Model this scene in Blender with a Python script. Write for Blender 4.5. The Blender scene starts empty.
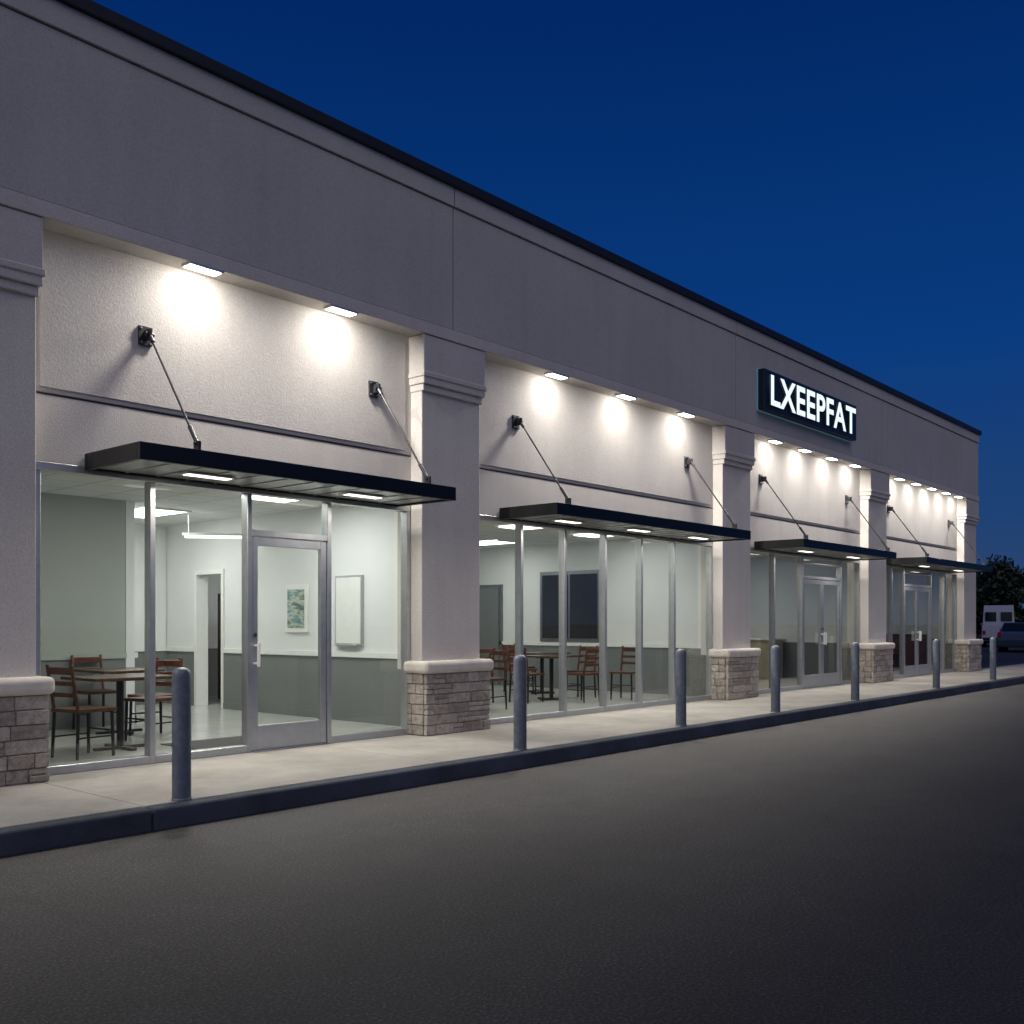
import bpy, bmesh, math, random
from mathutils import Vector, Matrix
random.seed(7)
S = bpy.context.scene
COL = S.collection

# ---------------------------------------------------------------- materials
def mat(name):
    m = bpy.data.materials.new(name); m.use_nodes = True
    nt = m.node_tree
    b = nt.nodes["Principled BSDF"]
    return m, nt, b
def N(nt, t, **kw):
    n = nt.nodes.new(t)
    for k, v in kw.items(): setattr(n, k, v)
    return n
def noise(nt, scale, detail=4, rough=0.6, coord='Object'):
    tc = N(nt, 'ShaderNodeTexCoord'); n = N(nt, 'ShaderNodeTexNoise')
    n.inputs['Scale'].default_value = scale; n.inputs['Detail'].default_value = detail
    n.inputs['Roughness'].default_value = rough
    nt.links.new(tc.outputs[coord], n.inputs['Vector'])
    return n
def ramp(nt, src, stops):
    r = N(nt, 'ShaderNodeValToRGB')
    el = r.color_ramp.elements
    while len(el) < len(stops): el.new(0.5)
    for e, (p, c) in zip(el, stops):
        e.position = p; e.color = (c[0], c[1], c[2], 1)
    nt.links.new(src, r.inputs['Fac'])
    return r
def mixc(nt, a, b, fac, mode='MULTIPLY'):
    m = N(nt, 'ShaderNodeMix', data_type='RGBA', blend_type=mode)
    m.inputs[0].default_value = fac
    for sock, v in ((m.inputs[6], a), (m.inputs[7], b)):
        if isinstance(v, tuple): sock.default_value = (*v, 1)
        else: nt.links.new(v, sock)
    return m.outputs[2]
def bump(nt, b, src, strength, dist, prev=None):
    n = N(nt, 'ShaderNodeBump'); n.inputs['Strength'].default_value = strength
    n.inputs['Distance'].default_value = dist
    nt.links.new(src, n.inputs['Height'])
    if prev: nt.links.new(prev, n.inputs['Normal'])
    nt.links.new(n.outputs[0], b.inputs['Normal'])
    return n.outputs[0]
def simple(name, c, rough=0.5, metal=0.0, var=0.12, scale=9, bs=0.0):
    m, nt, b = mat(name)
    n = noise(nt, scale)
    r = ramp(nt, n.outputs['Fac'], [(0.3, tuple(x*(1-var) for x in c)), (0.7, tuple(min(1, x*(1+var)) for x in c))])
    nt.links.new(r.outputs[0], b.inputs['Base Color'])
    b.inputs['Roughness'].default_value = rough; b.inputs['Metallic'].default_value = metal
    if bs:
        n2 = noise(nt, 120, 3); bump(nt, b, n2.outputs['Fac'], bs, 0.004)
    return m
def emis(name, c, s):
    m, nt, b = mat(name)
    b.inputs['Base Color'].default_value = (*c, 1)
    b.inputs['Emission Color'].default_value = (*c, 1)
    b.inputs['Emission Strength'].default_value = s
    return m

def stucco(name, c):
    m, nt, b = mat(name)
    big = noise(nt, 0.55, 5, 0.6)
    r1 = ramp(nt, big.outputs['Fac'], [(0.3, (0.87, 0.865, 0.865)), (0.7, (1, 1, 1))])
    fine = noise(nt, 60, 3, 0.75)
    r2 = ramp(nt, fine.outputs['Fac'], [(0.36, (0.84, 0.835, 0.83)), (0.60, (1, 1, 1))])
    tc = N(nt, 'ShaderNodeTexCoord'); mp = N(nt, 'ShaderNodeMapping')
    mp.inputs['Scale'].default_value = (5, 5, 0.35)
    nt.links.new(tc.outputs['Object'], mp.inputs[0])
    st = N(nt, 'ShaderNodeTexNoise'); st.inputs['Scale'].default_value = 1.0; st.inputs['Detail'].default_value = 4
    nt.links.new(mp.outputs[0], st.inputs['Vector'])
    r3 = ramp(nt, st.outputs['Fac'], [(0.3, (0.95, 0.945, 0.94)), (0.6, (1, 1, 1))])
    x = mixc(nt, r1.outputs[0], c, 1.0)
    x = mixc(nt, x, r2.outputs[0], 1.0)
    x = mixc(nt, x, r3.outputs[0], 1.0)
    nt.links.new(x, b.inputs['Base Color'])
    b.inputs['Roughness'].default_value = 0.9
    bump(nt, b, fine.outputs['Fac'], 0.45, 0.007)
    return m
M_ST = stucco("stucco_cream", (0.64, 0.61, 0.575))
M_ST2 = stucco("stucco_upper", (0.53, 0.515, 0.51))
M_GROOVE = simple("joint_backing", (0.16, 0.155, 0.15), 0.9)  # dark backing that shows through gaps between panels and slabs
M_CAPM = simple("roof_flashing", (0.02, 0.021, 0.025), 0.45, 0.3)
M_BLACK = simple("canopy_black", (0.012, 0.013, 0.015), 0.35, 0.4)
M_SOFF = simple("canopy_soffit", (0.34, 0.34, 0.34), 0.35, 0.6)
M_ALU = simple("aluminium_frame", (0.50, 0.51, 0.52), 0.38, 0.8, 0.08)
M_ALUD = simple("aluminium_dark", (0.25, 0.26, 0.27), 0.4, 0.8)
M_STEEL = simple("rod_steel", (0.05, 0.05, 0.055), 0.4, 0.5)
M_BOL = simple("bollard_paint", (0.125, 0.145, 0.18), 0.45, 0.1, 0.25, 14, 0.15)
M_CAPST = simple("precast_cap", (0.60, 0.55, 0.49), 0.85, 0, 0.12, 6, 0.3)
M_GYP = simple("interior_wall_paint", (0.72, 0.725, 0.71), 0.8, 0, 0.03, 1)
M_SAGE = simple("sage_wall_paint", (0.36, 0.385, 0.34), 0.8, 0, 0.04, 1)
M_WAIN = simple("wainscot_grey", (0.17, 0.18, 0.175), 0.6, 0, 0.06, 2)
M_TRIM = simple("white_trim", (0.75, 0.75, 0.72), 0.5, 0, 0.03)
M_WOOD = simple("dark_wood", (0.10, 0.034, 0.018), 0.35, 0, 0.35, 14)
M_TABLE = simple("table_top", (0.08, 0.042, 0.028), 0.25, 0, 0.25, 8)
M_CHM = simple("chair_metal", (0.03, 0.028, 0.028), 0.4, 0.6)
M_TAN = simple("counter_tan", (0.42, 0.36, 0.24), 0.5, 0, 0.2, 4)
M_DKP = simple("dark_panel", (0.02, 0.022, 0.025), 0.2)
M_MAT = simple("rubber_mat", (0.05, 0.05, 0.052), 0.95)
M_ROOF = simple("roof_membrane", (0.12, 0.12, 0.12), 0.9)
M_RUB = simple("rubber", (0.015, 0.015, 0.015), 0.8)
M_LENS = emis("lamp_lens", (1, 0.97, 0.9), 14)
M_TROF = emis("troffer_lens", (0.98, 1, 0.97), 5)
M_TROFD = emis("troffer_lens_dim", (0.98, 1, 0.97), 2.2)
M_DL = emis("downlight_lens", (1, 0.97, 0.9), 2.5)
M_LET = emis("letter_face", (0.78, 0.92, 1.0), 1.05)
M_LETR = simple("letter_return", (0.15, 0.19, 0.22), 0.4)
M_LETS = emis("sign_edge", (0.2, 0.45, 0.62), 0.12)
M_SIGN = simple("sign_box", (0.014, 0.026, 0.045), 0.4, 0.2)

def glassmat(name, tint, refl=1.0):
    m, nt, b = mat(name)
    nt.nodes.remove(b)
    out = nt.nodes["Material Output"]
    tr = N(nt, 'ShaderNodeBsdfTransparent'); tr.inputs[0].default_value = (*tint, 1)
    gl = N(nt, 'ShaderNodeBsdfGlossy'); gl.inputs['Roughness'].default_value = 0.015
    nz = noise(nt, 0.9, 1); bp = N(nt, 'ShaderNodeBump'); bp.inputs['Strength'].default_value = 0.08; bp.inputs['Distance'].default_value = 0.02
    nt.links.new(nz.outputs[0], bp.inputs['Height']); nt.links.new(bp.outputs[0], gl.inputs['Normal'])
    fr = N(nt, 'ShaderNodeFresnel'); gm = N(nt, 'ShaderNodeNewGeometry')
    io = N(nt, 'ShaderNodeMath', operation='MULTIPLY_ADD'); io.inputs[1].default_value = -(1.5-1/1.5); io.inputs[2].default_value = 1.5
    nt.links.new(gm.outputs['Backfacing'], io.inputs[0]); nt.links.new(io.outputs[0], fr.inputs[0])
    mu = N(nt, 'ShaderNodeMath', operation='MULTIPLY'); mu.inputs[1].default_value = refl
    mx = N(nt, 'ShaderNodeMixShader')
    nt.links.new(fr.outputs[0], mu.inputs[0]); nt.links.new(mu.outputs[0], mx.inputs[0])
    nt.links.new(tr.outputs[0], mx.inputs[1]); nt.links.new(gl.outputs[0], mx.inputs[2])
    nt.links.new(mx.outputs[0], out.inputs[0])
    return m
M_GLASS = glassmat("storefront_glass", (0.88, 0.915, 0.89), 1.8)

m, nt, b = mat("stone_veneer"); M_STONE = m
g = N(nt, 'ShaderNodeNewGeometry')
r = ramp(nt, g.outputs['Random Per Island'], [(0, (0.42, 0.365, 0.31)), (0.5, (0.55, 0.49, 0.42)), (1, (0.66, 0.59, 0.51))])
n = noise(nt, 18, 6, 0.75); r2 = ramp(nt, n.outputs['Fac'], [(0.32, (0.5, 0.49, 0.48)), (0.62, (1, 1, 1))])
nt.links.new(mixc(nt, r.outputs[0], r2.outputs[0], 1.0), b.inputs['Base Color'])
b.inputs['Roughness'].default_value = 0.9
bump(nt, b, n.outputs['Fac'], 1.0, 0.04)
M_MORT = simple("mortar", (0.40, 0.365, 0.32), 0.95)

# asphalt
m, nt, b = mat("asphalt"); M_ASPH = m
n1 = noise(nt, 0.22, 7, 0.68); n2 = noise(nt, 62, 4, 0.85); n3 = noise(nt, 2.6, 6, 0.75)
r1 = ramp(nt, n1.outputs['Fac'], [(0.34, (0.55, 0.55, 0.58)), (0.64, (1.0, 0.97, 0.97))])
r2 = ramp(nt, n2.outputs['Fac'], [(0.40, (0.009, 0.009, 0.010)), (0.53, (0.036, 0.0335, 0.0345)), (0.67, (0.21, 0.19, 0.19))])
r3 = ramp(nt, n3.outputs['Fac'], [(0.3, (0.66, 0.66, 0.66)), (0.62, (1, 1, 1))])
x = mixc(nt, r2.outputs[0], r1.outputs[0], 1.0); x = mixc(nt, x, r3.outputs[0], 1.0)
# tyre-worn lanes running along the building
tc = N(nt, 'ShaderNodeTexCoord'); mp = N(nt, 'ShaderNodeMapping'); mp.inputs['Scale'].default_value = (0.03, 0.55, 1)
nt.links.new(tc.outputs['Object'], mp.inputs[0]); ln = N(nt, 'ShaderNodeTexNoise'); ln.inputs['Scale'].default_value = 1.0; ln.inputs['Detail'].default_value = 5
nt.links.new(mp.outputs[0], ln.inputs['Vector'])
r5 = ramp(nt, ln.outputs['Fac'], [(0.35, (0.72, 0.72, 0.73)), (0.62, (1, 1, 1))]); x = mixc(nt, x, r5.outputs[0], 1.0)
# fine cracks
wn = noise(nt, 1.2, 4, 0.6); av = N(nt, 'ShaderNodeVectorMath', operation='MULTIPLY_ADD'); av.inputs[1].default_value = (0.9, 0.9, 0)
tc2 = N(nt, 'ShaderNodeTexCoord'); nt.links.new(wn.outputs['Color'], av.inputs[0]); nt.links.new(tc2.outputs['Object'], av.inputs[2])
vo = N(nt, 'ShaderNodeTexVoronoi', feature='DISTANCE_TO_EDGE'); vo.inputs['Scale'].default_value = 0.21
nt.links.new(av.outputs[0], vo.inputs['Vector'])
r4 = ramp(nt, vo.outputs['Distance'], [(0.0, (0.45, 0.45, 0.45)), (0.0028, (1, 1, 1))])
x = mixc(nt, x, r4.outputs[0], 0.6)
nt.links.new(x, b.inputs['Base Color'])
b.inputs['Roughness'].default_value = 0.78
bump(nt, b, n2.outputs['Fac'], 0.6, 0.010)

def concrete(name, c, dark=0.7):
    m, nt, b = mat(name)
    n1 = noise(nt, 1.3, 7, 0.7); n2 = noise(nt, 60, 3, 0.7)
    r1 = ramp(nt, n1.outputs['Fac'], [(0.3, (dark, dark, dark*0.98)), (0.65, (1, 1, 1))])
    r2 = ramp(nt, n2.outputs['Fac'], [(0.3, (0.78, 0.78, 0.78)), (0.7, (1, 1, 1))])
    x = mixc(nt, r1.outputs[0], c, 1.0); x = mixc(nt, x, r2.outputs[0], 1.0)
    nt.links.new(x, b.inputs['Base Color']); b.inputs['Roughness'].default_value = 0.85
    bump(nt, b, n2.outputs['Fac'], 0.35, 0.006)
    return m
M_CONC = concrete("sidewalk_concrete", (0.47, 0.44, 0.39), 0.66)
M_KERB = concrete("kerb_painted", (0.065, 0.08, 0.11), 0.45)
M_GROUND = concrete("ground_dirt", (0.05, 0.055, 0.04), 0.6)

def tiles(name, c, mort, size, rough):
    m, nt, b = mat(name)
    tc = N(nt, 'ShaderNodeTexCoord'); br = N(nt, 'ShaderNodeTexBrick')
    br.offset = 0.0; br.inputs['Scale'].default_value = 1.0
    br.inputs['Brick Width'].default_value = size; br.inputs['Row Height'].default_value = size
    br.inputs['Mortar Size'].default_value = 0.010
    br.inputs['Color1'].default_value = (*c, 1); br.inputs['Color2'].default_value = (*[x*0.93 for x in c], 1)
    br.inputs['Mortar'].default_value = (*mort, 1)
    nt.links.new(tc.outputs['Object'], br.inputs['Vector'])
    nt.links.new(br.outputs[0], b.inputs['Base Color']); b.inputs['Roughness'].default_value = rough
    return m
M_FLOOR = tiles("floor_tile", (0.50, 0.50, 0.47), (0.40, 0.40, 0.38), 0.6, 0.2)
M_CEIL = tiles("ceiling_tile", (0.68, 0.69, 0.66), (0.35, 0.36, 0.35), 0.6, 0.9)

m, nt, b = mat("poster_art"); M_ART = m
tc = N(nt, 'ShaderNodeTexCoord'); mp = N(nt, 'ShaderNodeMapping'); mp.inputs['Scale'].default_value = (1, 1.6, 6)
nt.links.new(tc.outputs['Object'], mp.inputs[0]); nz = N(nt, 'ShaderNodeTexNoise'); nz.inputs['Scale'].default_value = 2.4; nz.inputs['Detail'].default_value = 5
nt.links.new(mp.outputs[0], nz.inputs['Vector'])
r = ramp(nt, nz.outputs['Fac'], [(0.3, (0.08, 0.16, 0.22)), (0.42, (0.16, 0.28, 0.28)), (0.5, (0.50, 0.50, 0.42)), (0.58, (0.14, 0.22, 0.12)), (0.68, (0.08, 0.10, 0.16))])
nt.links.new(r.outputs[0], b.inputs['Base Color'])

m, nt, b = mat("tree_foliage"); M_LEAF = m
g = N(nt, 'ShaderNodeNewGeometry')
r = ramp(nt, g.outputs['Random Per Island'], [(0, (0.015, 0.022, 0.010)), (1, (0.045, 0.065, 0.028))])
nt.links.new(r.outputs[0], b.inputs['Base Color']); b.inputs['Roughness'].default_value = 0.8
M_BARK = simple("bark", (0.05, 0.04, 0.03), 0.9)

# ---------------------------------------------------------------- mesh builder
class MB:
    def __init__(s): s.v = []; s.f = []; s.mi = []; s.mats = []
    def m(s, mt):
        if mt not in s.mats: s.mats.append(mt)
        return s.mats.index(mt)
    def box(s, x0, x1, y0, y1, z0, z1, mt, M=None):
        k = len(s.v)
        for z in (z0, z1):
            for x, y in ((x0, y0), (x1, y0), (x1, y1), (x0, y1)):
                p = Vector((x, y, z)); s.v.append(M @ p if M else p)
        i = s.m(mt)
        for q in ((0, 3, 2, 1), (4, 5, 6, 7), (0, 1, 5, 4), (1, 2, 6, 5), (2, 3, 7, 6), (3, 0, 4, 7)):
            s.f.append([k+a for a in q]); s.mi.append(i)
    def cyl(s, p0, p1, r0, mt, r1=None, n=12, caps=True):
        p0 = Vector(p0); p1 = Vector(p1); r1 = r0 if r1 is None else r1
        d = (p1-p0).normalized(); a = d.orthogonal().normalized(); bb = d.cross(a)
        k = len(s.v); i = s.m(mt)
        for p, r in ((p0, r0), (p1, r1)):
            for j in range(n):
                t = 2*math.pi*j/n; s.v.append(p + (a*math.cos(t)+bb*math.sin(t))*r)
        for j in range(n):
            s.f.append([k+j, k+(j+1) % n, k+n+(j+1) % n, k+n+j]); s.mi.append(i)
        if caps:
            s.f.append([k+j for j in range(n)][::-1]); s.mi.append(i)
            s.f.append([k+n+j for j in range(n)]); s.mi.append(i)
    def rev(s, prof, mt, n=28, c=(0, 0)):
        k = len(s.v); i = s.m(mt)
        for r, z in prof:
            for j in range(n):
                t = 2*math.pi*j/n; s.v.append(Vector((c[0]+r*math.cos(t), c[1]+r*math.sin(t), z)))
        for a in range(len(prof)-1):
            for j in range(n):
                s.f.append([k+a*n+j, k+a*n+(j+1) % n, k+(a+1)*n+(j+1) % n, k+(a+1)*n+j]); s.mi.append(i)
        s.f.append([k+(len(prof)-1)*n+j for j in range(n)]); s.mi.append(i)
    def prism(s, poly, y0, y1, mt, inset=None):
        k = len(s.v); i = s.m(mt); n = len(poly)
        for sgn, y in ((0, y0), (1, y1)):
            for x, z in poly:
                yy = y if inset is None else y*inset(z)
                s.v.append(Vector((x, yy, z)))
        s.f.append([k+j for j in range(n)]); s.mi.append(i)
        s.f.append([k+n+j for j in range(n)][::-1]); s.mi.append(i)
        for j in range(n):
            s.f.append([k+j, k+n+j, k+n+(j+1) % n, k+(j+1) % n]); s.mi.append(i)
    def quad(s, pts, mt):
        k = len(s.v); i = s.m(mt)
        for p in pts: s.v.append(Vector(p))
        s.f.append([k+j for j in range(len(pts))]); s.mi.append(i)
    def build(s, name, parent=None, bevel=0, seg=2, smooth=False, loc=None, rotz=0, recalc=True):
        me = bpy.data.meshes.new(name)
        me.from_pydata([tuple(v) for v in s.v], [], s.f)
        for mt in s.mats: me.materials.append(mt)
        me.polygons.foreach_set('material_index', s.mi)
        if recalc:
            bm = bmesh.new(); bm.from_mesh(me); bmesh.ops.recalc_face_normals(bm, faces=bm.faces); bm.to_mesh(me); bm.free()
        if smooth: me.polygons.foreach_set('use_smooth', [True]*len(me.polygons))
        me.update()
        o = bpy.data.objects.new(name, me); COL.objects.link(o)
        if parent: o.parent = parent
        if loc: o.location = loc
        o.rotation_euler[2] = rotz
        if bevel:
            md = o.modifiers.new('bevel', 'BEVEL'); md.width = bevel; md.segments = seg; md.limit_method = 'ANGLE'; md.angle_limit = math.radians(40)
        return o
def empty(name, loc=(0, 0, 0)):
    e = bpy.data.objects.new(name, None); e.location = loc; COL.objects.link(e); return e
def area(name, loc, sx, sy, power, color=(1, 1, 1), parent=None, spread=180, rot=(0, 0, 0), smooth=0):
    l = bpy.data.lights.new(name, 'AREA'); l.shape = 'RECTANGLE'; l.size = sx; l.size_y = sy
    l.energy = power; l.color = color; l.spread = math.radians(spread)
    if smooth:
        l.use_nodes = True; nt = l.node_tree
        em = nt.nodes.get('Emission') or [n for n in nt.nodes if n.type == 'EMISSION'][0]
        fo = nt.nodes.new('ShaderNodeLightFalloff'); fo.inputs['Strength'].default_value = 1.0; fo.inputs['Smooth'].default_value = smooth
        nt.links.new(fo.outputs['Quadratic'], em.inputs['Strength'])
    o = bpy.data.objects.new(name, l); o.location = loc; o.rotation_euler = rot; COL.objects.link(o)
    if parent: o.parent = parent
    return o

# ---------------------------------------------------------------- ground
mb = MB(); mb.quad([(-400, -400, -0.03), (700, -400, -0.03), (700, 700, -0.03), (-400, 700, -0.03)], M_GROUND); mb.build("ground", recalc=False)
mb = MB(); mb.quad([(-60, -45, 0), (90, -45, 0), (90, 60, 0), (-60, 60, 0)], M_ASPH); mb.build("asphalt_road", recalc=False)

PV = 0.15
mb = MB()
joints = [-12, -8.35, -5.35, -2.35, 0.65, 3.66, 6.66, 9.66, 12.66, 15.66, 18.66, 21.66, 24.66, 27.66, 30.66, 33.66, 36.66, 39.5]
mb.box(-12, 39.5, -1.93, 0.02, -0.02, PV-0.012, M_GROOVE)
for a, c in zip(joints[:-1], joints[1:]):
    mb.box(a+0.006, c-0.006, -1.925, 0.02, 0.0, PV, M_CONC)
mb.build("sidewalk", bevel=0.006)
mb = MB()
kj = [-12, -5.35, 0.65, 3.64, 9.66, 15.66, 21.66, 27.66, 33.66, 39.5]
for a, c in zip(kj[:-1], kj[1:]):
    mb.box(a+0.005, c-0.005, -2.09, -1.935, -0.02, PV, M_KERB)
mb.box(39.505, 39.66, -2.09, 0.17, -0.02, PV, M_KERB)
mb.box(29.6, 39.5, 0.025, 0.17, -0.02, PV, M_KERB)
mb.build("kerb", bevel=0.025, seg=3)

# ---------------------------------------------------------------- building
B = empty("retail_building")
cols = [(-3.6, -2.6), (2.70, 3.67), (8.07, 9.06), (15.10, 16.10), (21.50, 22.55), (28.15, 29.2)]
X0, X1 = -3.6, 29.2
SOF = 4.79
mb = MB()
for (a, b_), (c, d) in zip(cols[:-1], cols[1:]):
    mb.box(b_-0.1, c+0.1, 0.03, 0.2, 2.82, SOF, M_GROOVE)
    mb.box(b_-0.05, c+0.05, 0.0, 0.028, 2.82, 3.39, M_ST)
    mb.box(b_-0.05, c+0.05, 0.0, 0.028, 3.41, SOF+0.05, M_ST)
    mb.box(b_+0.10, c-0.10, -0.012, -0.001, 3.45, SOF-0.08, M_ST)
mb.build("recessed_wall", B, bevel=0.006)
mb = MB(); pj = [X0, 2.9, 8.53, 15.45, 22.1, X1]
mb.box(X0+.02, X1-.02, -0.20, 0.25, SOF+0.02, 6.6, M_GROOVE)
for a, c in zip(pj[:-1], pj[1:]):
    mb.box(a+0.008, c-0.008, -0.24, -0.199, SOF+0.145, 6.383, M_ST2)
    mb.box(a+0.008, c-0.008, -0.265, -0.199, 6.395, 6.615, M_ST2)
mb.box(X0-0.01, X1+0.01, -0.262, 0.24, SOF, SOF+0.135, M_ST)
mb.build("parapet_wall", B, bevel=0.006)
mb = MB()
mb.box(X0-0.06, X1+0.06, -0.31, 0.33, 6.615, 6.73, M_CAPM)
mb.box(X0-0.06, X0+0.34, 0.335, 14.3, 6.615, 6.73, M_CAPM); mb.box(X1-0.34, X1+0.06, 0.335, 14.3, 6.615, 6.73, M_CAPM)
mb.box(X0-0.06, X1+0.06, 14.305, 14.7, 6.615, 6.73, M_CAPM)
mb.build("roof_flashing", B, bevel=0.008)
mb = MB()
mb.box(X0, X0+0.25, 0.26, 14.4, 0, 6.61, M_ST2); mb.box(X1-0.25, X1, 0.26, 14.4, 0, 6.61, M_ST2)
mb.box(X0, X1, 14.405, 14.65, 0, 6.61, M_ST2)
mb.box(X0+0.26, X1-0.26, 0.26, 14.4, 6.0, 6.2, M_ROOF)
mb.build("outer_walls_and_roof", B)
for (a, c) in cols:
    mb = MB()
    mb.box(a, c, -0.18, 0.24, 0.9, SOF-0.002, M_ST)
    mb.box(a-0.03, c+0.03, -0.245, 0.02, 4.22, SOF-0.004, M_ST)
    mb.box(a-0.045, c+0.045, -0.262, 0.022, 4.30, 4.36, M_ST)
    mb.box(a-0.012, c+0.012, -0.215, 0.021, 4.14, 4.22, M_ST)
    mb.build("pilaster", B, bevel=0.01)
    mb = MB()
    mb.box(a-0.02, c+0.02, -0.282, 0.10, PV-0.1, 0.87, M_MORT)
    rows = 6; zz = PV+0.003; hs = (0.86-PV)/rows
    for rI in range(rows):
        x = a-0.05; first = True
        while x < c+0.05-0.01:
            w = random.uniform(0.16, 0.40)
            if first: w *= random.choice((0.5, 1)); first = False
            x2 = min(x+w, c+0.05)
            if c+0.05-x2 < 0.1: x2 = c+0.05
            pr = random.uniform(0, 0.022)
            za, zc_ = zz+rI*hs+0.003, zz+(rI+1)*hs-0.003
            if random.random() < 0.25:
                zm = (za+zc_)/2
                mb.box(x+0.003, x2-0.003, -0.30-pr, -0.26, za, zm-0.003, M_STONE)
                mb.box(x+0.003, x2-0.003, -0.30-random.uniform(0, .022), -0.26, zm+0.003, zc_, M_STONE)
            else:
                mb.box(x+0.003, x2-0.003, -0.30-pr, -0.26, za, zc_, M_STONE)
            x = x2
        for sx, sg in ((a-0.02, -1), (c+0.02, 1)):
            ys = [-0.256, random.uniform(-0.16, -0.02), 0.05]
            for y0, y1 in zip(ys[:-1], ys[1:]):
                xx = sx+sg*(0.03+random.uniform(0, 0.012))
                mb.box(min(sx, xx), max(sx, xx), y0+0.003, y1-0.003, zz+rI*hs+0.003, zz+(rI+1)*hs-0.003, M_STONE)
    mb.build("stone_base", B, bevel=0.008)
    mb = MB()
    mb.box(a-0.09, c+0.09, -0.355, 0.06, 0.865, 1.01, M_CAPST)
    mb.build("stone_cap", B, bevel=0.05, seg=5)

GY = 0.06
def storefront(name, xs, doors, head=2.82):
    mb = MB(); w = 0.027
    y0, y1 = -0.0, 0.11
    z0 = PV
    mb.box(xs[0]-w, xs[-1]+w, y0-0.004, y1, head-0.07, head-0.001, M_ALU)
    segs = list(zip(xs[:-1], xs[1:]))
    def isdoor(a, c): return any(abs(a-d0) < 0.01 and abs(c-d1) < 0.01 for d0, d1, _ in doors)
    for xx in xs:
        mb.box(xx-w, xx+w, y0, y1-0.003, z0+0.001, head-0.071, M_ALU)
    gl = MB()
    for a, c in segs:
        if isdoor(a, c):
            kind = [k for d0, d1, k in doors if abs(a-d0) < 0.01][0]
            dt = 2.33
            mb.box(a+w, c-w, y0+0.003, y1-0.006, dt, dt+0.06, M_ALU)
            gl.quad([(a+w, GY, dt+0.06), (c-w, GY, dt+0.06), (c-w, GY, head-0.07), (a+w, GY, head-0.07)], M_GLASS)
            leaves = [(a+w+0.006, c-w-0.006, 1)] if kind == 1 else [(a+w+0.006, (a+c)/2-0.004, 1), ((a+c)/2+0.004, c-w-0.006, -1)]
            if kind == 2: mb.box(a+w, c-w, y0+0.003, y1-0.006, dt+0.3, dt+0.33, M_ALU)
            for la, lc, side in leaves:
                st = 0.075; yy0, yy1 = 0.018, 0.068; zb = PV+0.012; zt = dt-0.006
                mb.box(la, la+st, yy0, yy1, zb, zt, M_ALU); mb.box(lc-st, lc, yy0, yy1, zb, zt, M_ALU)
                mb.box(la+st, lc-st, yy0+0.002, yy1-0.002, zt-0.09, zt, M_ALU)
                mb.box(la+st, lc-st, yy0+0.002, yy1-0.002, zb, zb+0.25, M_ALU)
                gl.quad([(la+st, 0.043, zb+0.25), (lc-st, 0.043, zb+0.25), (lc-st, 0.043, zt-0.09), (la+st, 0.043, zt-0.09)], M_GLASS)
                hx = la+0.04 if (kind == 1 or side == -1) else lc-0.04
                hz0, hz1 = PV+0.86, PV+1.10
                mb.cyl((hx, -0.045, hz0), (hx, -0.045, hz1), 0.017, M_TRIM, n=10)
                mb.cyl((hx, -0.045, hz0+0.03), (hx, 0.03, hz0+0.03), 0.012, M_TRIM, n=8)
                mb.cyl((hx, -0.045, hz1-0.03), (hx, 0.03, hz1-0.03), 0.012, M_TRIM, n=8)
                mb.cyl((hx, 0.008, PV+1.18), (hx, 0.03, PV+1.18), 0.02, M_STEEL, n=12)
            mb.box(a+w, c-w, -0.03, 0.1, PV+0.001, PV+0.012, M_ALUD)
            mb.box(a+0.35, a+0.6, 0.07, 0.11, dt-0.08, dt-0.03, M_ALUD)
        else:
            mb.box(a+w, c-w, y0+0.003, y1-0.006, z0+0.001, z0+0.075, M_ALU)
            gl.quad([(a+w, GY, z0+0.07), (c-w, GY, z0+0.07), (c-w, GY, head-0.07), (a+w, GY, head-0.07)], M_GLASS)
    mb.build(name+"_frame", B, bevel=0.004, seg=1)
    gl.build(name+"_glass", B, recalc=False)
storefront("storefront", [-2.57, -1.5, -0.45, 0.55, 1.6, 2.67], [(-0.45, 0.55, 1)])
storefront("storefront", [3.76, 4.81, 5.86, 6.87, 8.03], [(5.86, 6.87, 1)])
storefront("storefront", [9.10, 10.08, 11.02, 11.98, 12.93, 13.88, 15.07], [])
storefront("storefront", [16.13, 17.4, 18.62, 20.5, 21.47], [(18.62, 20.5, 2)])
storefront("storefront", [22.58, 23.4, 24.2, 26.1, 27.1, 28.12], [(24.2, 26.1, 2)])

CE = 3.02
mb = MB()
mb.box(X0+.26, X1-.26, 0.115, 8.4, 0.0, PV+0.004, M_FLOOR); mb.build("interior_floor", B)
mb = MB(); mb.box(X0+.26, X1-.26, 0.21, 8.4, CE, CE+0.1, M_CEIL); mb.build("interior_ceiling", B)
mb = MB(); mb.box(5.6, 6.85, 0.35, 1.25, PV+0.006, PV+0.014, M_MAT); mb.build("door_mat")
walls = MB()
def wallx(x0, x1, y0, y1):
    walls.box(x0, x1, y0, y1, PV, CE, M_GYP)
    for sx, sg in ((x0, -1), (x1, 1)):
        a, c = sorted((sx, sx+sg*0.02)); walls.box(a, c, y0, y1, PV+0.005, 1.0, M_WAIN)
        a, c = sorted((sx, sx+sg*0.045)); walls.box(a, c, y0, y1, 1.0, 1.07, M_TRIM)
        a, c = sorted((sx, sx+sg*0.03)); walls.box(a, c, y0, y1, PV+0.004, PV+0.1, M_WAIN)
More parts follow.
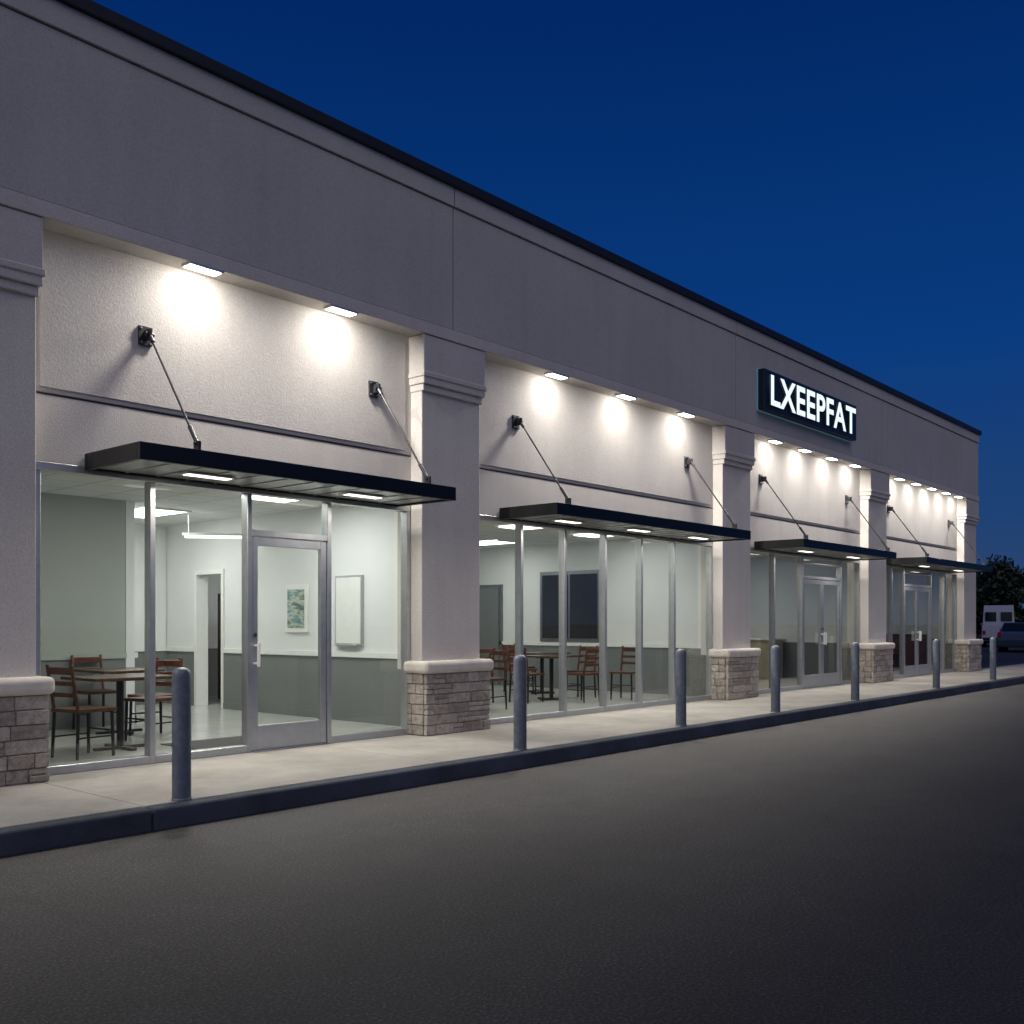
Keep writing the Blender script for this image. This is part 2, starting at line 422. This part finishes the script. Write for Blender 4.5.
def wally(y0, x0, x1, y1, mt=None):
    walls.box(x0, x1, y0, y1, PV, CE, mt or M_GYP)
    walls.box(x0, x1, y0-0.02, y0, PV+0.005, 1.0, M_WAIN)
    walls.box(x0, x1, y0-0.045, y0, 1.0, 1.07, M_SAGE if mt else M_TRIM)
wallx(8.60, 8.75, 0.25, 4.65); wallx(8.60, 8.75, 5.45, 8.3)
walls.box(8.60, 8.75, 4.65, 5.45, 2.25, CE, M_GYP)
wallx(3.15, 3.30, 0.25, 3.6)
wally(3.6, 3.31, 6.45, 3.72, M_SAGE); wallx(6.46, 6.58, 3.6, 6.2)
wally(6.3, 6.59, 8.59, 6.45)
wallx(15.60, 15.75, 0.25, 7.0); wally(7.1, 8.76, 15.59, 7.25)
wallx(22.0, 22.15, 0.25, 7.0); wally(7.1, 15.76, 21.99, 7.25)
wallx(28.7, 28.85, 0.25, 7.0); wally(7.1, 22.16, 28.69, 7.25)
wally(5.0, -3.3, 3.14, 5.15)
walls.build("interior_walls", B)
mb = MB()
for y0, y1 in ((4.65, 4.71), (5.39, 5.45)):
    mb.box(8.57, 8.78, y0, y1, PV+.005, 2.2, M_TRIM)
mb.box(8.57, 8.78, 4.65, 5.45, 2.2, 2.27, M_TRIM)
mb.build("interior_door_frame", B)
mb = MB()
mb.box(15.555, 15.598, 5.2, 6.15, PV+.006, 2.25, M_ALUD); mb.box(15.53, 15.553, 5.28, 6.07, PV+.01, 2.18, M_WAIN)
mb.build("interior_door", B)
mb = MB()
for y0, y1 in ((2.75, 3.4), (3.46, 4.1)):
    mb.box(15.53, 15.57, y0, y1, 1.15, 2.4, M_DKP)
mb.box(15.545, 15.6, 2.68, 4.17, 1.08, 2.47, M_ALUD)
mb.build("interior_window", B)

def troffer(x, y, p, sx=0.6, sy=1.2, m=M_TROF):
    mb = MB(); mb.box(-sx/2, sx/2, -sy/2, sy/2, -0.02, 0, m)
    mb.box(-sx/2-.03, sx/2+.03, -sy/2-.03, -sy/2, -0.025, -0.001, M_TRIM); mb.box(-sx/2-.03, sx/2+.03, sy/2, sy/2+.03, -0.025, -0.001, M_TRIM)
    o = mb.build("ceiling_light_panel", B, loc=(x, y, CE-0.001))
    area("ceiling_light", (x, y, CE-0.03), sx*0.95, sy*0.95, p, (1.0, 1.0, 0.96), B)
for x, y in ((5.5, 1.0), (7.5, 1.5), (7.3, 4.6)): troffer(x, y, 27)
for x in (10.3, 12.4, 14.4):
    for y in (1.6, 4.6): troffer(x, y, 10)
for x in (17.2, 20.0): troffer(x, 2.6, 12, m=M_TROFD)
for x in (23.9, 26.8): troffer(x, 2.6, 5, m=M_TROFD)
for x in (-1.5, 1.2): troffer(x, 2.5, 16)
mb = MB(); mb.box(-0.05, 0.05, -0.45, 0.45, 0, 0.03, M_TROFD); mb.box(-0.08, 0.08, -0.48, 0.48, 0.031, 0.065, M_TRIM)
mb.cyl((0, -0.4, 0.065), (0, -0.4, 0.36), 0.008, M_ALU, n=6); mb.cyl((0, 0.4, 0.065), (0, 0.4, 0.36), 0.008, M_ALU, n=6)
mb.build("pendant_light", loc=(8.0, 3.9, CE-0.365), rotz=math.radians(50))

ZC = 2.93
def canopy(x0, x1, yf, nl):
    L = x1-x0; D = -0.004-yf
    e = bpy.data.objects.new("canopy", None); COL.objects.link(e); e.parent = B
    e.location = (x0, yf, ZC)
    mb = MB(); H = 0.145; t = 0.05
    mb.box(0, L, 0, t, -H, 0, M_BLACK); mb.box(0, L, D-t, D, -H, 0, M_BLACK)
    mb.box(0, t, t+.001, D-t-.001, -H, 0, M_BLACK); mb.box(L-t, L, t+.001, D-t-.001, -H, 0, M_BLACK)
    mb.box(t+.001, L-t-.001, t+.001, D-t-.001, -0.03, -0.008, M_BLACK)
    mb.build("canopy_frame", e, bevel=0.006)
    mb = MB(); mb.box(t+.002, L-t-.002, t+.002, D-t-.002, -0.125, -0.11, M_SOFF)
    for i in range(1, int(L/0.3)):
        mb.box(t+i*0.3, t+i*0.3+0.02, t+.003, D-t-.003, -0.133, -0.1255, M_SOFF)
    mb.build("canopy_soffit", e)
    for i in range(nl):
        xx = L*(i+0.5)/nl
        mb = MB(); mb.box(-0.22, 0.22, -0.05, 0.05, -0.018, 0, M_DL); mb.box(-0.25, 0.25, -0.08, 0.08, -0.012, 0.002, M_TRIM)
        mb.build("canopy_light_housing", e, loc=(xx, D*0.5, -0.134))
        area("canopy_light", (xx, D*0.5, -0.155), 0.42, 0.05, 20, (1, 0.94, 0.84), e, 165)
canopy(4.16, 7.85, -0.95, 2)
canopy(9.62, 14.63, -0.95, 3)
canopy(16.58, 21.05, -0.95, 2)
canopy(22.9, 27.95, -0.95, 2)
canopy(-2.1, 1.9, -0.95, 2)

def rod(x, yf, zc=ZC):
    mb = MB()
    mb.box(x-0.065, x+0.065, -0.035, -0.001-0.012, 3.99, 4.16, M_STEEL)
    mb.box(x-0.012, x+0.012, -0.13, -0.035, 4.03, 4.12, M_STEEL)
    mb.cyl((x-0.04, -0.10, 4.075), (x+0.04, -0.10, 4.075), 0.02, M_STEEL)
    a = Vector((x, -0.10, 4.075)); b_ = Vector((x, yf+0.06, zc+0.06))
    mb.cyl(a, b_, 0.011, M_STEEL, n=10)
    d = (b_-a).normalized()
    mb.cyl(b_-d*0.20, b_-d*0.02, 0.02, M_STEEL, n=10)
    mb.cyl(a+d*0.02, a+d*0.10, 0.02, M_STEEL, n=10)
    mb.box(x-0.012, x+0.012, yf+0.02, yf+0.10, zc-0.01, zc+0.08, M_STEEL)
    mb.cyl((x-0.03, yf+0.06, zc+0.06), (x+0.03, yf+0.06, zc+0.06), 0.016, M_STEEL)
    for dx in (-0.045, 0.045):
        for z in (4.01, 4.14): mb.cyl((x+dx, -0.035, z), (x+dx, -0.045, z), 0.01, M_ALU, n=6)
    mb.build("canopy_tie_rod", B)
for x in (4.72, 7.47, 9.92, 14.2, 16.8, 20.7, 23.1, 27.4, -1.6, 1.3): rod(x, -0.95)

wl = [(5.20, 165), (6.86, 165), (10.55, 145), (12.2, 145), (13.88, 145)] + [(x, 115) for x in (17.0, 18.25, 19.5, 20.7)] + [(x, 100) for x in (23.3, 24.4, 25.5, 26.6, 27.6)] + [(-1.2, 145), (0.9, 145)]
for x, p in wl:
    mb = MB()
    mb.box(-0.18, 0.18, -0.075, 0.075, -0.026, -0.001, M_ALU)
    mb.box(-0.16, 0.16, -0.058, 0.058, -0.032, -0.0265, M_LENS)
    o = mb.build("wall_wash_light", loc=(x, -0.205, SOF), bevel=0.006)
    area("lamp", (0, 0, -0.05), 0.30, 0.05, p, (1, 0.94, 0.86), o, 180, (math.radians(35), 0, 0), smooth=3.0)

# ---------------------------------------------------------------- sign
SG = empty("store_sign", (16.20, -0.26, 5.22))
mb = MB(); mb.box(0, 4.12, -0.13, 0, 0, 0.72, M_SIGN); mb.build("sign_box", SG, bevel=0.015)
mb = MB(); mb.box(-0.006, 4.126, -0.012, 0.015, -0.01, 0.73, M_LETS); mb.build("sign_backlight", SG)
cu = bpy.data.curves.new("letters", 'FONT'); cu.body = "LXEEPFAT"; cu.extrude = 0.03; cu.offset = 0.022; cu.space_character = 1.06
to = bpy.data.objects.new("letters_tmp", cu); COL.objects.link(to)
bpy.context.view_layer.update()
dg = bpy.context.evaluated_depsgraph_get()
me = bpy.data.meshes.new_from_object(to.evaluated_get(dg))
bpy.data.objects.remove(to)
xs_ = [v.co.x for v in me.vertices]; ys_ = [v.co.y for v in me.vertices]
w = max(xs_)-min(xs_); h = max(ys_)-min(ys_); mx, my = min(xs_), min(ys_)
fr = [(p.normal.z > 0.9) for p in me.polygons]
for v in me.vertices:
    v.co = ((v.co.x-mx)/w*3.80+0.17, -0.155-v.co.z*0.7, (v.co.y-my)/h*0.54+0.09)
me.materials.clear(); me.materials.append(M_LET); me.materials.append(M_LETR)
me.polygons.foreach_set('material_index', [0 if f else 1 for f in fr])
lo = bpy.data.objects.new("letters", me); lo.parent = SG; COL.objects.link(lo)

# ---------------------------------------------------------------- bollards
for x in (3.98, 7.83, 10.97, 13.6, 16.55, 20.65, 24.55):
    mb = MB(); r = 0.068
    mb.rev([(0.0, 0.0), (r+0.006, 0.0), (r+0.005, 0.008), (r, 0.012), (r, 0.905), (r*0.97, 0.93), (r*0.86, 0.95), (r*0.6, 0.965), (r*0.25, 0.972)], M_BOL, 32)
    o = mb.build("bollard", loc=(x, -1.88, PV+0.001), smooth=True)
    md = o.modifiers.new('es', 'EDGE_SPLIT'); md.split_angle = math.radians(50)

# ---------------------------------------------------------------- furniture
def chair(x, y, rz):
    mb = MB()
    for sx in (-0.19, 0.19):
        mb.cyl((sx, -0.19, 0), (sx*0.95, -0.18, 0.44), 0.016, M_CHM, r1=0.018, n=8)
        mb.cyl((sx, 0.21, 0), (sx*0.95, 0.19, 0.45), 0.016, M_CHM, r1=0.018, n=8)
        mb.cyl((sx*0.95, 0.19, 0.45), (sx*0.95, 0.27, 0.90), 0.018, M_WOOD, n=8)
        mb.cyl((sx, -0.19, 0.2), (sx, 0.2, 0.2), 0.010, M_CHM, n=6)
    mb.cyl((-0.19, -0.19, 0.25), (0.19, -0.19, 0.25), 0.010, M_CHM, n=6)
    mb.box(-0.21, 0.21, -0.22, 0.21, 0.44, 0.475, M_WOOD)
    for z, hh in ((0.84, 0.07), (0.72, 0.045), (0.61, 0.045)):
        yy = 0.19+0.08*(z-0.45)/0.45
        mb.box(-0.19, 0.19, yy-0.012, yy+0.012, z-hh/2, z+hh/2, M_WOOD)
    mb.build("dining_chair", loc=(x, y, PV+0.005), rotz=rz, bevel=0.005)
def table(x, y, s=0.75, w=None, rz=0):
    w = w or s; mb = MB()
    mb.box(-w/2, w/2, -s/2, s/2, 0.72, 0.75, M_TABLE)
    mb.cyl((0, 0, 0.03), (0, 0, 0.72), 0.035, M_CHM)
    mb.box(-0.28, 0.28, -0.03, 0.03, 0, 0.03, M_CHM); mb.box(-0.03, 0.03, -0.28, 0.28, 0.001, 0.031, M_CHM)
    mb.box(-0.2, 0.2, -0.2, 0.2, 0.705, 0.719, M_CHM)
    mb.build("dining_table", loc=(x, y, PV+0.005), rotz=rz, bevel=0.005)
R = math.radians
table(5.15, 1.25, 0.75, 0.9); chair(4.62, 0.95, R(100)); chair(5.75, 1.7, R(-75))
table(5.9, 2.7); chair(5.9, 3.25, R(0)); chair(6.0, 2.1, R(178))
table(13.2, 2.0, 0.75); chair(12.55, 2.0, R(92)); chair(13.85, 1.9, R(-90)); chair(13.2, 1.35, R(175))
table(11.6, 3.2); chair(12.0, 2.6, R(160)); chair(11.0, 3.2, R(90)); chair(12.25, 3.3, R(-90))
chair(14.1, 1.1, R(-80)); table(14.3, 3.1); chair(13.7, 3.1, R(90)); chair(14.35, 3.7, R(0))
table(10.4, 1.5); chair(10.4, 2.1, R(0)); chair(11.05, 1.5, R(-90))
table(23.6, 1.6); chair(23.0, 1.6, R(90)); chair(24.1, 1.6, R(-90)); table(27.2, 1.6); chair(27.8, 1.6, R(-90)); chair(26.6, 1.6, R(90))
mb = MB(); mb.box(8.565, 8.598, 2.60, 3.10, 1.32, 1.98, M_TRIM); mb.box(8.558, 8.5645, 2.66, 3.04, 1.38, 1.92, M_ART); mb.build("framed_picture", bevel=0.003)
mb = MB(); mb.box(8.565, 8.598, 1.45, 2.0, 1.15, 2.08, M_ALU); mb.box(8.560, 8.5645, 1.475, 1.975, 1.18, 2.05, M_TRIM); mb.box(8.51, 8.5645, 1.5, 1.95, 1.15, 1.165, M_ALU); mb.build("whiteboard", bevel=0.002)
mb = MB()
mb.box(9.6, 9.65, 5.2, 6.4, PV+.01, 1.95, M_WOOD); mb.box(10.1, 10.15, 5.2, 6.4, PV+.01, 1.95, M_WOOD)
for z in (0.3, 0.7, 1.1, 1.5, 1.9): mb.box(9.65, 10.1, 5.2, 6.4, z, z+0.03, M_WOOD)
for i in range(14):
    z = random.choice((0.33, 0.73, 1.13, 1.53)); y = random.uniform(5.25, 6.2)
    mb.box(9.66, 9.95, y, y+random.uniform(.08, .18), z, z+random.uniform(.12, .3), random.choice((M_WOOD, M_TAN, M_DKP, M_WAIN)))
mb.build("storage_shelf")
mb = MB(); mb.box(21.3, 21.9, 2.0, 3.2, PV+.006, 1.05, M_TAN); mb.box(21.25, 21.95, 1.95, 3.25, 1.051, 1.09, M_TRIM); mb.build("service_counter", bevel=0.006)
mb = MB(); mb.box(17.8, 18.9, 3.6, 4.2, PV+.006, 0.95, M_TAN); mb.box(17.75, 18.95, 3.55, 4.25, 0.951, 0.99, M_TABLE); mb.build("service_counter", bevel=0.006)
mb = MB(); mb.box(21.94, 21.99, 3.4, 4.6, 1.3, 2.0, M_DKP); mb.box(21.93, 21.939, 3.43, 4.57, 1.33, 1.97, M_DKP); mb.build("wall_television", bevel=0.004)
mb = MB(); mb.box(28.0, 28.6, 0.9, 4.2, PV+.006, 1.1, M_WOOD); mb.box(27.95, 28.65, 0.85, 4.25, 1.101, 1.14, M_DKP); mb.build("bar_counter", bevel=0.006)

# ---------------------------------------------------------------- cars
def car(x, y, rz, col, van=False):
    mt = simple("car_paint", col, 0.25, 0.1, 0.03)
    gm = simple("car_window", (0.01, 0.012, 0.015), 0.08)
    tl = simple("tail_lamp", (0.35, 0.01, 0.01), 0.3); hl = simple("head_lamp", (0.6, 0.6, 0.6), 0.15)
    mb = MB()
    if van:
        low = [(-2.7, 0.38), (2.6, 0.38), (2.65, 0.85), (2.5, 1.15), (1.8, 1.3), (-2.7, 1.3)]
        cab = [(-2.68, 1.3), (1.75, 1.3), (1.2, 2.15), (0.8, 2.5), (-2.6, 2.5)]; roofz = 2.5; wr = 0.38
        glass = [[(0.5, 1.35), (1.6, 1.35), (1.12, 2.05), (0.5, 2.05)]]
    else:
        low = [(-2.2, 0.32), (2.2, 0.32), (2.27, 0.6), (2.15, 0.82), (1.1, 0.98), (-1.9, 1.0), (-2.25, 0.92), (-2.28, 0.6)]
        cab = [(-1.75, 0.99), (1.15, 0.97), (0.35, 1.42), (-0.1, 1.48), (-0.9, 1.47)]; roofz = 1.48; wr = 0.33
        glass = [[(-1.45, 1.03), (-0.35, 1.03), (-0.35, 1.40), (-0.88, 1.40)], [(-0.27, 1.03), (0.85, 1.03), (0.28, 1.37), (-0.27, 1.40)]]
    zb = cab[0][1]
    ins = lambda z: 1.0-(0.08 if van else 0.17)*(z-zb)/(roofz-zb)
    mb.prism(low, -0.9, 0.9, mt); mb.prism(cab, -0.86, 0.86, mt, ins)
    for gp in glass:
        for sg in (-1, 1):
            mb.quad([(px, sg*(0.868*ins(pz)), pz) for px, pz in gp], gm)
    def ws(p, q):
        nx, nz = (q[1]-p[1]), -(q[0]-p[0]); l = math.hypot(nx, nz); nx, nz = nx/l*0.01, nz/l*0.01
        P = [(p[0]+(q[0]-p[0])*t, p[1]+(q[1]-p[1])*t) for t in (0.08, 0.92)]
        s_ = 1 if (nx*(p[0])) > 0 else -1
        mb.quad([(P[0][0]+s_*nx, -0.76, P[0][1]+s_*nz), (P[0][0]+s_*nx, 0.76, P[0][1]+s_*nz), (P[1][0]+s_*nx, 0.68, P[1][1]+s_*nz), (P[1][0]+s_*nx, -0.68, P[1][1]+s_*nz)], gm)
    ws(cab[1], cab[2])
    if not van: ws(cab[0], cab[-1])
    else:
        for sg in (-1, 1):
            mb.box(-2.70, -2.64, sg*0.42-0.30, sg*0.42+0.30, 1.55, 2.1, gm)
        mb.box(-2.78, -2.701, -0.85, 0.85, 0.42, 0.58, M_RUB)
    for wx in (-1.4, 1.4):
        for sg in (-1, 1):
            mb.cyl((wx, sg*0.70, wr), (wx, sg*0.915, wr), wr, M_RUB, n=24); mb.cyl((wx, sg*0.90, wr), (wx, sg*0.925, wr), wr*0.6, M_ALU, n=16)
    e0 = 2.6 if van else 2.2
    for sg in (-1, 1):
        mb.box(e0-0.05, e0+0.07, sg*0.65-0.16, sg*0.65+0.16, 0.62, 0.76, hl); mb.box(-e0-0.12 if van else -2.29, -e0, sg*0.78-0.08, sg*0.78+0.08, 0.75, 1.0, tl)
        mb.box(0.75+(0.8 if van else 0), 0.95+(0.8 if van else 0), sg*0.98-0.07, sg*0.98+0.07, zb+0.02, zb+0.15, mt)
    mb.box(-e0, e0, -0.88, 0.88, 0.25, 0.37, M_RUB)
    mb.build("parked_van" if van else "parked_car", loc=(x, y, 0), rotz=rz, bevel=0.04)
car(55.5, 5.2, R(10), (0.07, 0.10, 0.15)); car(58.5, 2.4, R(12), (0.35, 0.36, 0.38))
car(66.5, 9.2, R(15), (0.55, 0.57, 0.60), True); car(76.0, 7.4, R(12), (0.5, 0.52, 0.55), True); car(64.0, 4.6, R(12), (0.5, 0.51, 0.53)); car(51.0, 14.5, R(178), (0.55, 0.56, 0.6))

# ---------------------------------------------------------------- trees (distant mass)
mb = MB()
def tree(cx, cy, H):
    mb.cyl((cx, cy, -0.03), (cx+random.uniform(-.3, .3), cy, H*0.55), 0.22, M_BARK, r1=0.1, n=7, caps=False)
    cl = []
    for i in range(18):
        a = random.uniform(0, 6.28); rr = random.uniform(0, H*0.30); z = H*random.uniform(0.12, 0.93)
        rr *= 1.2-abs(z/H-0.5)
        c = Vector((cx+rr*math.cos(a), cy+rr*math.sin(a), z)); cl.append((c, H*random.uniform(0.10, 0.19)))
        mb.cyl((cx, cy, z*0.6), tuple(c), 0.06, M_BARK, r1=0.02, n=4, caps=False)
    for c, r in cl:
        for j in range(120):
            d = Vector((random.gauss(0, 1), random.gauss(0, 1), random.gauss(0, 0.8))); d = d.normalized()*r*random.uniform(0.3, 1.1)
            p = c+d; s = random.uniform(0.14, 0.34)
            u = Vector((random.gauss(0, 1), random.gauss(0, 1), random.gauss(0, 1))).normalized(); v = u.orthogonal().normalized()
            mb.quad([p-u*s, p+v*s*0.6, p+u*s, p-v*s*0.6], M_LEAF)
th = math.radians(40.89)
for i in range(32):
    Z = random.uniform(90, 102); Xr = 37+i*1.6+random.uniform(-1, 1)
    u = Z*math.cos(th)+Xr*math.sin(th); d = Z*math.sin(th)-Xr*math.cos(th)
    tree(u, d-8.55, random.uniform(6.2, 8.4))
mb.build("distant_trees", recalc=False)

# ---------------------------------------------------------------- world
W = bpy.data.worlds.new("World"); S.world = W; W.use_nodes = True
nt = W.node_tree; bg = nt.nodes["Background"]
tc = N(nt, 'ShaderNodeTexCoord'); sep = N(nt, 'ShaderNodeSeparateXYZ'); nt.links.new(tc.outputs['Generated'], sep.inputs[0])
rp = ramp(nt, sep.outputs['Z'], [(0.0, (0.030, 0.062, 0.150)), (0.10, (0.013, 0.054, 0.175)), (0.25, (0.003, 0.044, 0.21)), (0.50, (0.0006, 0.023, 0.135)), (1.0, (0.0008, 0.010, 0.06))])
dot = N(nt, 'ShaderNodeVectorMath', operation='DOT_PRODUCT'); dot.inputs[1].default_value = (-0.62, -0.78, 0.05)  # unseen afterglow behind the camera, added to brighten the facade
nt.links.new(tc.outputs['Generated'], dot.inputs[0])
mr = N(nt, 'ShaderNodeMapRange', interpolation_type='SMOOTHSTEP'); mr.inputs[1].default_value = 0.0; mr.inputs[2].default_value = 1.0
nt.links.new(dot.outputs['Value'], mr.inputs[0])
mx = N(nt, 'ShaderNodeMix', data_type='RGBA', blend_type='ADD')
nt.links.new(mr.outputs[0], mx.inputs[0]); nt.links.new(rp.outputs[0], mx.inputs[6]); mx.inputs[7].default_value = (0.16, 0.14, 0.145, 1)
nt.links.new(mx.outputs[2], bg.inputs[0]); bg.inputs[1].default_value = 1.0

sl = bpy.data.lights.new("facade_fill", 'SUN'); sl.energy = 0.45; sl.angle = math.radians(50); sl.color = (1, 0.94, 0.94)  # soft fill added from the camera side to lift the facade at dusk
so = bpy.data.objects.new("facade_fill", sl); COL.objects.link(so)
dirv = Vector((0.35, 0.70, -0.90)).normalized()
so.rotation_euler = dirv.to_track_quat('-Z', 'Y').to_euler()

# ---------------------------------------------------------------- camera
cam = bpy.data.cameras.new("camera"); co = bpy.data.objects.new("camera", cam); COL.objects.link(co)
cam.sensor_width = 36; cam.lens = 36*1000/1024; cam.shift_y = 111/1024; cam.clip_end = 2000
co.location = (0, -8.55, 1.45); co.rotation_euler = (math.radians(90), 0, math.radians(-49.11))
S.camera = co
S.view_settings.view_transform = 'Standard'; S.view_settings.look = 'None'; S.view_settings.exposure = 0; S.view_settings.gamma = 1
